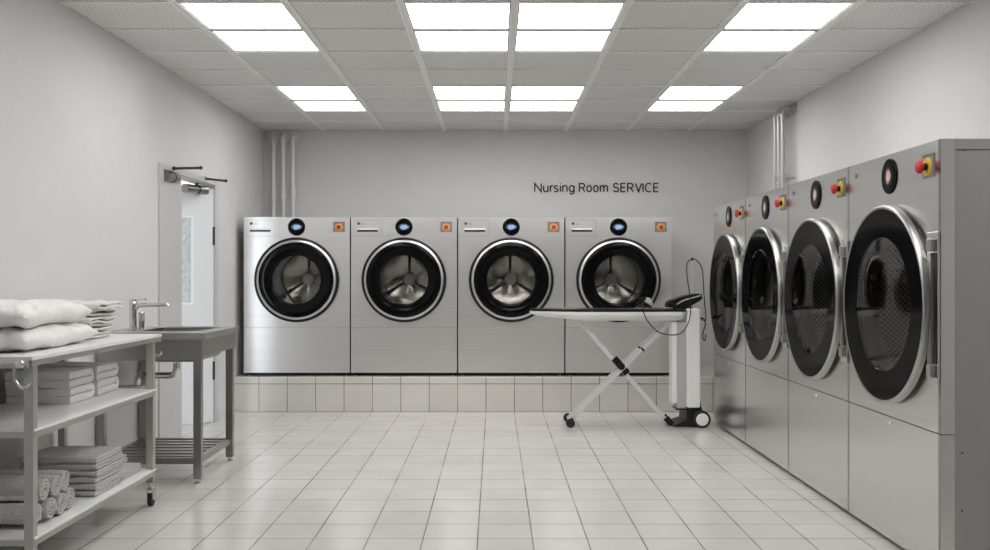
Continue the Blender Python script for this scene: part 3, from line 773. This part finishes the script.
bm = B(); tube(bm, spline([ip(645,302,-.06)-Vector((ip(647.5,0).x,0,zb)) , ip(641.6,307,-.20)-Vector((ip(647.5,0).x,0,zb)), ip(645,318,-.215)-Vector((ip(647.5,0).x,0,zb)), ip(655,330,-.21)-Vector((ip(647.5,0).x,0,zb)),
    ip(668,334.5,-.21)-Vector((ip(647.5,0).x,0,zb)), ip(680,332.5,-.21)-Vector((ip(647.5,0).x,0,zb)), ip(687.5,322,-.20)-Vector((ip(647.5,0).x,0,zb)), ip(690.3,310,-.17)-Vector((ip(647.5,0).x,0,zb)),
    ip(690.4,296,-.14)-Vector((ip(647.5,0).x,0,zb)), ip(689.6,280,-.08)-Vector((ip(647.5,0).x,0,zb)), ip(690,268,-.03)-Vector((ip(647.5,0).x,0,zb)), ip(692.5,261.5,.01)-Vector((ip(647.5,0).x,0,zb)), ip(697.5,258.6,.04)-Vector((ip(647.5,0).x,0,zb)),
    ip(703,260.5,.05)-Vector((ip(647.5,0).x,0,zb)), ip(708,268,.06)-Vector((ip(647.5,0).x,0,zb)), ip(709.6,280,.07)-Vector((ip(647.5,0).x,0,zb)), ip(711,300,.08)-Vector((ip(647.5,0).x,0,zb)), ip(712.5,316,.08)-Vector((ip(647.5,0).x,0,zb)), ip(711.5,322,.06)-Vector((ip(647.5,0).x,0,zb)), ip(706,319.5,.05)-Vector((ip(647.5,0).x,0,zb))], 8), .0042, 8)
icd = obj('iron_cord', bm, BLACK, t_iron, smooth=50); icd.location = (ip(647.5,0).x, 0, zb)

# ------------------------------------------------------------------ sink table
t = thing('sink_table', 'stainless steel sink table with slatted undershelf by the door', 'sink', (-1.98, 5.795, 0))
ox, oy = 1.98, -5.795
def sb(x0,x1,y0,y1,z0,z1): return bx(x0+ox,x1+ox,y0+oy,y1+oy,z0,z1)
SX0, SX1, SY0, SY1, SZ0, SZ1 = -2.30, -1.665, 5.43, 6.16, .835, .872
hx0,hx1,hy0,hy1 = -2.12,-1.74,5.53,6.04
bm = B()
for a in ((SX0,hx0,SY0,SY1),(hx1,SX1,SY0,SY1),(hx0,hx1,SY0,hy0),(hx0,hx1,hy1,SY1)):
    box(bm, a[0]+ox,a[1]+ox,a[2]+oy,a[3]+oy,SZ0,SZ1)
bmesh.ops.remove_doubles(bm, verts=bm.verts, dist=1e-5)
obj('worktop', bm, STEEL_TOP, t)
bm = B()   # raised rim of the basin
rim = rounded([(hx0+ox+.0,(hy0+hy1)/2+oy,SZ1),(hx0+ox,hy0+oy,SZ1),(hx1+ox,hy0+oy,SZ1),(hx1+ox,hy1+oy,SZ1),(hx0+ox,hy1+oy,SZ1),(hx0+ox,(hy0+hy1)/2+oy+.001,SZ1)], .05, 6)
tube(bm, rim, .006, 8); 
bas = None
# basin : loft of rounded rectangles
def rrect(x0,x1,y0,y1,r,n=6):
    pts=[]
    for cx,cy,a0 in ((x1-r,y1-r,0),(x0+r,y1-r,PI/2),(x0+r,y0+r,PI),(x1-r,y0+r,3*PI/2)):
        for k in range(n+1): a=a0+PI/2*k/n; pts.append((cx+r*math.cos(a), cy+r*math.sin(a)))
    return pts
b2 = B(); rings=[]
for ins, z in ((0,.872),(.002,.74),(.012,.715),(.04,.705),(.046,.697),(.012,.697),(-.010,.72),(-.012,.868)):
    rings.append([b2.verts.new((p[0]+ox,p[1]+oy,z)) for p in rrect(hx0+.002+ins,hx1-.002-ins,hy0+.002+ins,hy1-.002-ins,.045)])
for a, b_ in zip(rings[:-1], rings[1:]):
    if a is rings[3]: 
        b2.faces.new(a); b2.faces.new(b_); continue
    for i in range(len(a)): b2.faces.new([a[i], a[(i+1)%len(a)], b_[(i+1)%len(a)], b_[i]])
bas = obj('basin', b2, STEEL, t, smooth=50)
obj('basin_rim', bm, STEEL_TOP, bas, smooth=50)
bm = B(); 
box(bm, SX0+.02+ox,SX1-.02+ox,SY0+.012+oy,SY0+.016+oy,.715,SZ0); box(bm, SX1-.024+ox,SX1-.02+ox,SY0+.016+oy,SY1-.016+oy,.735,SZ0)
box(bm, SX0+.02+ox,SX1-.02+ox,SY1-.016+oy,SY1-.012+oy,.735,SZ0)
obj('apron', bm, STEEL, t)
for lx, ly in ((-2.275,5.47),(-1.716,5.47),(-2.275,6.125),(-1.716,6.125)):
    lg = obj('leg', sb(lx-.023,lx+.023,ly-.021,ly+.021,.03,SZ0), STEEL, t, bev=.003)
    obj('levelling_foot', lathe(B(), [(0,0),(.018,0),(.020,.008),(.014,.012),(.014,.03),(0,.03)], 16, axis='z', c=(lx+ox,ly+oy,0)), CHROME, lg, smooth=50)
bm = B()
box(bm,-2.252+ox,-1.739+ox,5.455+oy,5.485+oy,.115,.150); box(bm,-2.252+ox,-1.739+ox,6.110+oy,6.140+oy,.115,.150)
box(bm,-1.735+ox,-1.705+ox,5.491+oy,6.104+oy,.115,.150); box(bm,-2.290+ox,-2.260+ox,5.491+oy,6.104+oy,.115,.150)
obj('undershelf_frame', bm, STEEL, t)
for k in range(6):
    y = 5.545+.098*k; obj('slat', sb(-2.26,-1.735,y-.022,y+.022,.135,.150), STEEL, t, bev=.003)
# drain
bm = B(); pts = rounded([at(176.5,362,5.8),at(176.5,375.5,5.8),at(137,375.5,5.8),at(137,390,5.8)], .05, 8)
tube(bm, [p+Vector((ox,oy,0)) for p in pts], .020, 16); 
dr = obj('drain_pipe', bm, CHROME, t, smooth=50)
bm = B(); e = at(137,386,5.8)+Vector((ox,oy,0)); tube(bm, [e+Vector((0,0,-.012)), e+Vector((0,0,.004))], .045, 20); tube(bm, rounded([e, e+Vector((-.10,0,-.004)), e+Vector((-.2,0,-.004))], .02), .010, 10)
obj('drain_coupling', bm, CHROME, dr, smooth=50)
# faucet
fx, fy = -2.165, 5.66
ft = thing('faucet', 'chrome mixer tap with long horizontal spout on the sink table', 'faucet', (fx, fy, SZ1))
bm = B(); lathe(bm, [(0,0),(.030,0),(.030,.006),(.022,.010),(.021,.150),(.024,.150),(.024,.172),(.020,.178),(0,.178)], 24, axis='z'); obj('body', bm, CHROME, ft, smooth=50)
bm = B(); tube(bm, rounded([(.0,0,.115),(.03,0,.152),(.205,0,.160),(.208,0,.146)], .012, 5), [.014]*3+[.0125]*20 if 0 else .0125, 14); obj('spout', bm, CHROME, ft, smooth=50)
bm = B(); bar(bm, (-.02,0,.184), (.075,0,.189), .020, .008); lathe(bm, [(0,.18),(.022,.18),(.022,.188),(0,.190)], 20, axis='z'); obj('lever', bm, CHROME, ft, smooth=50)
bm = B(); lathe(bm, [(0,0),(.019,0),(.019,.105),(.016,.112),(0,.112)], 20, axis='z', c=(.030,.05,0)); obj('side_spray', bm, CHROME, ft, smooth=50)

# ------------------------------------------------------------------ cart
CX0_, CX1_, CY0_, CY1_ = -2.285, -1.760, 3.60, 5.00
t = thing('linen_cart', 'three-tier steel linen cart with white shelves on castors', 'cart', (-2.02, 4.30, 0))
ox, oy = 2.02, -4.30
def cb(x0,x1,y0,y1,z0,z1): return bx(x0+ox,x1+ox,y0+oy,y1+oy,z0,z1)
obj('top_shelf', cb(CX0_,CX1_,CY0_,CY1_,.880,.895), SHELFW, t, bev=.002)
bm = B(); r=.020
box(bm, CX0_+.01+ox,CX1_-.006+ox,CY0_+.006+oy,CY0_+.036+oy,.858,.880); box(bm, CX0_+.01+ox,CX1_-.006+ox,CY1_-.036+oy,CY1_-.006+oy,.858,.880)
box(bm, CX1_-.036+ox,CX1_-.006+ox,CY0_+.036+oy,CY1_-.036+oy,.858,.880); box(bm, CX0_+.01+ox,CX0_+.04+ox,CY0_+.036+oy,CY1_-.036+oy,.858,.880)
obj('top_frame', bm, POST, t)
for zt_, nm in ((.612,'middle_shelf'),(.195,'bottom_shelf')):
    obj(nm, cb(CX0_+.012,CX1_-.010,CY0_+.040,CY1_-.05,zt_-.010,zt_), SHELFW, t, bev=.002)
    bm = B()
    box(bm, CX0_+.016+ox,CX1_-.014+ox,CY0_+.044+oy,CY0_+.062+oy,zt_-.034,zt_-.010); box(bm, CX0_+.016+ox,CX1_-.014+ox,CY1_-.074+oy,CY1_-.056+oy,zt_-.034,zt_-.010)
    box(bm, CX1_-.034+ox,CX1_-.014+ox,CY0_+.062+oy,CY1_-.074+oy,zt_-.034,zt_-.010); box(bm, CX0_+.016+ox,CX0_+.036+ox,CY0_+.062+oy,CY1_-.074+oy,zt_-.034,zt_-.010)
    obj('shelf_frame', bm, POST, t)
for lx in (CX0_+.032, CX1_-.034):
    for ly in (CY0_+.056, CY1_-.070):
        lg = obj('leg', cb(lx-.018,lx+.018,ly-.018,ly+.018,.125,.858), POST, t, bev=.002)
        cs = obj('castor', lathe(B(), [(0,-.011),(.030,-.011),(.034,-.007),(.034,.007),(.030,.011),(0,.011)], 24, axis='x', c=(lx+ox,ly+oy+.008,.034)), RUBBER, lg, smooth=50)
        bm = B(); box(bm, lx+ox-.018,lx+ox-.013,ly+oy-.012,ly+oy+.024,.034,.09); box(bm, lx+ox+.013,lx+ox+.018,ly+oy-.012,ly+oy+.024,.034,.09); box(bm, lx+ox-.018,lx+ox+.018,ly+oy-.016,ly+oy+.026,.09,.098)
        lathe(bm, [(.009,.098),(.009,.125)], 12, axis='z', c=(lx+ox,ly+oy,0)); obj('castor_fork', bm, CHROME, lg)
# end rails with cap and hooks
for ye, sg in ((CY0_-.010,-1),(CY1_+.010,1)):
    bm = B(); tube(bm, [Vector((CX0_+.01+ox, ye+oy, .866)), Vector((CX1_-.012+ox, ye+oy, .866))], .015, 14)
    rl = obj('push_rail', bm, POST, t, smooth=50)
    bm = B(); lathe(bm, [(0,sg*.022),(.013,sg*.020),(.016,sg*.014),(.016,0),(0,0)], 20, axis='y', c=(CX1_-.036+ox, ye+oy+sg*.006, .868)); obj('rail_bolt', bm, CHROME, rl, smooth=50)
    bm = B(); tube(bm, spline([Vector((CX1_-.064+ox,ye+oy,.850)),Vector((CX1_-.063+ox,ye+oy,.815)),Vector((CX1_-.052+ox,ye+oy,.792)),Vector((CX1_-.034+ox,ye+oy,.778)),Vector((CX1_-.012+ox,ye+oy,.788)),Vector((CX1_-.008+ox,ye+oy,.800))],6), .0065, 10)
    obj('hook', bm, CHROME, rl, smooth=50)
bm = B(); tube(bm, [Vector((CX0_+.051+ox, CY0_+.056+oy, .345)), Vector((CX1_-.053+ox, CY0_+.056+oy, .345))], .011, 12); obj('end_crossbar', bm, POST, t, smooth=50)

# ------------------------------------------------------------------ pillows
def pillow(label, loc, hx, hy, h, seed, rot=0):
    bm = B(); n = 56; G = {}
    for s in (1,-1):
        for i in range(n+1):
            for j in range(n+1):
                edge = i in (0,n) or j in (0,n)
                if s == -1 and edge: G[s,i,j] = G[1,i,j]; continue
                u, v = -1+2*i/n, -1+2*j/n
                # corner pinching
                x = hx*u*(1-.075*(1-v*v)*abs(u)**3 ); y = hy*v*(1-.06*(1-u*u)*abs(v)**3)
                th = (max(0,1-abs(u)**5)*max(0,1-abs(v)**6))**.50
                e = 1-min(1, min(1-abs(u),1-abs(v))/.35)
                rad = math.atan2(v,u)
                wr = noise.noise(Vector((u*3+seed, v*3, s*2.2)))*.012 + noise.noise(Vector((rad*11+seed*3, (1-max(abs(u),abs(v)))*2.0, s)))*.013*e
                wr += noise.noise(Vector((x*22+seed, y*14, s*4.)))*.006
                z = s*h*th*(1 if s > 0 else .92) + wr*min(1,th*2.2)
                if s < 0: z = max(z, -h*.90)
                z += noise.noise(Vector((rad*2.2, seed, 3)))*.014*(1-th)
                G[s,i,j] = bm.verts.new((x, y, z))
        for i in range(n):
            for j in range(n): pass
    for s in (1,-1):
        for i in range(n):
            for j in range(n):
                vs = [G[s,i,j],G[s,i+1,j],G[s,i+1,j+1],G[s,i,j+1]]
                try: bm.faces.new(vs if s > 0 else vs[::-1])
                except ValueError: pass
    o = obj('pillow', bm, LINEN, None, smooth=80); o.location = loc; o.rotation_euler = (0,0,rot)
    return tag(o, label, 'pillow', 'pillows on the linen cart')
pillow('lower plump white pillow lying directly on the top shelf of the cart', (-2.055,4.06,.895+.047), .215, .345, .052, 1.3)
pillow('upper plump white pillow, on top of the other pillow on the cart', (-2.06,4.04,.895+.144), .212, .335, .053, 7.9, .03)

# ------------------------------------------------------------------ towels
# grey folded stack
def wsk(*a): return None
z = .195
names = ['bottom','second from the bottom','third from the bottom','fourth from the bottom','second from the top','topmost']
for k in range(6):
    o = ribbon('folded_towel', fold_path(.30,2,.0145), .0140, -.175, .175, TERRY_G, amp=.0028, seed=k+1, nx=22)
    o.location = (-1.990+random.uniform(-.004,.004), 4.31+random.uniform(-.003,.003), z+.0005+.0300*k); 
    tag(o, 'grey folded terry towel, %s of the tall stack on the bottom shelf' % names[k], 'towel', 'grey folded towels on the bottom shelf')
for k in range(2):
    o = ribbon('folded_towel', fold_path(.25,3,.0145,True), .0140, -.17, .17, TERRY_G, amp=.0028, seed=k+11, nx=22)
    o.location = (-1.998, 4.635, z+.0005+.0442*k)
    if k: o.location.x = -2.07
    tag(o, 'grey folded terry towel behind the tall grey stack, %s of its pair' % ('upper' if k else 'lower'), 'towel', 'grey folded towels on the bottom shelf')
# white folded stacks
for si, (y0, xx, nm) in enumerate(((4.32,-2.100,'front'),(4.635,-2.105,'rear'))):
    for k in range(2):
        o = ribbon('folded_towel', fold_path(.275 if si == 0 else .27,2,.0365,True), .0350, -.147, .147, TERRY_W, amp=.003, seed=k+21+si*5, nx=20)
        o.location = (xx+(.0 if k else .004), y0, .612+.0005+.0735*k)
        tag(o, 'thick white folded terry towel, %s one of the %s stack on the middle shelf' % ('upper' if k else 'lower', nm), 'towel', 'white folded towels on the middle shelf')
# rolled towels
def roll_path(r1=.050, t=.0125, turns=3.1):
    out = []; n = int(turns*22)
    for k in range(n+1):
        th = 2*PI*turns*k/n; r = r1 - t*.5 - t*1.04*(turns - turns*k/n)
        if r < .004: continue
        out.append((r*math.cos(-th-1.2), r*math.sin(-th-1.2)))
    return out
rp = roll_path()
for row, (nn, zz) in enumerate(((4,.0505),(3,.0505+.0865))):
    for k in range(nn):
        y = 3.790+.100*k+(.05 if row else 0)
        sd = k+row*7
        ang = random.uniform(0,2*PI); ca, sa = math.cos(ang), math.sin(ang)
        path = [(a*ca-b_*sa, a*sa+b_*ca) for a, b_ in rp]
        o = ribbon('rolled_towel', path, .0118, -.19, .19, TERRY_G, amp=.0028, seed=sd+40, nx=20, taper=.7)
        o.location = (-2.02+random.uniform(-.008,.008), y, .195+zz)
        pn = (['nearest the camera','second from the camera','third from the camera','farthest, against the folded stack'] if nn == 4 else ['nearest the camera','middle one','farthest from the camera'])[k]
        tag(o, 'rolled grey terry towel in the %s row, %s' % ('upper' if row else 'lower', pn), 'towel', 'rolled grey towels on the bottom shelf')
# folded sheets, untidy pile
z = .895
pile = [(-.165,.150,.29,2,.0135),(-.16,.145,.28,2,.0138),(-.17,.165,.29,2,.0135),(-.20,.165,.30,2,.0140),(-.17,.200,.30,2,.0140)]
pn = ['bottom','second from the bottom','middle','second from the top','topmost']
for k, (a, b_, ly, n_, th) in enumerate(pile):
    def sk(x, y, z_, k=k):
        ss = noise.noise(Vector((x*9+k*3.7, y*5, k)))*.012
        lift = 0
        if k >= 3: lift = .015*max(0,(-x)/.2)**1.5
        return y + noise.noise(Vector((x*12, z_*80, k*2.)))*.010, z_*(1+.25*noise.noise(Vector((x*10,y*3,k*5.)))) + ss*.5 + lift
    o = ribbon('folded_sheet', fold_path(ly,n_,th*1.35,k%2==1), th*.80, a, b_, SHEET, amp=.011, freq=15, seed=60+k, nx=36, taper=.5, skew=sk, exf=.7)
    o.location = (-2.085, 4.50+random.uniform(-.01,.015), z+.006); o.rotation_euler = (0,0,random.uniform(-.06,.06))
    z += n_*th*1.35*.93
    tag(o, 'crumpled off-white folded sheet, %s in the untidy pile' % pn[k], 'sheet', 'folded sheets piled on the cart')

# ------------------------------------------------------------------ lights, world, camera
w = bpy.data.worlds.new('World'); S.world = w; w.use_nodes = True
bg = w.node_tree.nodes['Background']; bg.inputs[0].default_value = (.80,.90,1,1); bg.inputs[1].default_value = 2.0
def area(name, loc, rot, sx, sy, e, col):
    l = bpy.data.lights.new(name, 'AREA'); l.shape = 'RECTANGLE'; l.size = sx; l.size_y = sy; l.energy = e; l.color = col
    o = bpy.data.objects.new(name, l); C.objects.link(o); o.location = loc; o.rotation_euler = rot; return o
area('corridor_daylight', (-3.35, CY0+.02, 1.2), (PI/2,0,0), 1.5, 2.35, 60, (.86,.93,1))
area('corridor_fill', (-3.1, 8.2, 2.55), (0,0,0), .9, 1.0, 26, (1,.98,.96))  # added unseen fill, brightens the corridor wall above the open leaf
cam = bpy.data.cameras.new('Camera'); co = bpy.data.objects.new('Camera', cam); C.objects.link(co)
cam.sensor_width = 36; cam.lens = 36*946/990; cam.clip_start = .05
co.location = (0,0,HC); co.rotation_euler = (PI/2,0,0); S.camera = co
S.view_settings.view_transform = 'Standard'; S.view_settings.look = 'None'; S.view_settings.gamma = 1; S.view_settings.use_curve_mapping = False
S.view_settings.exposure = 0.52
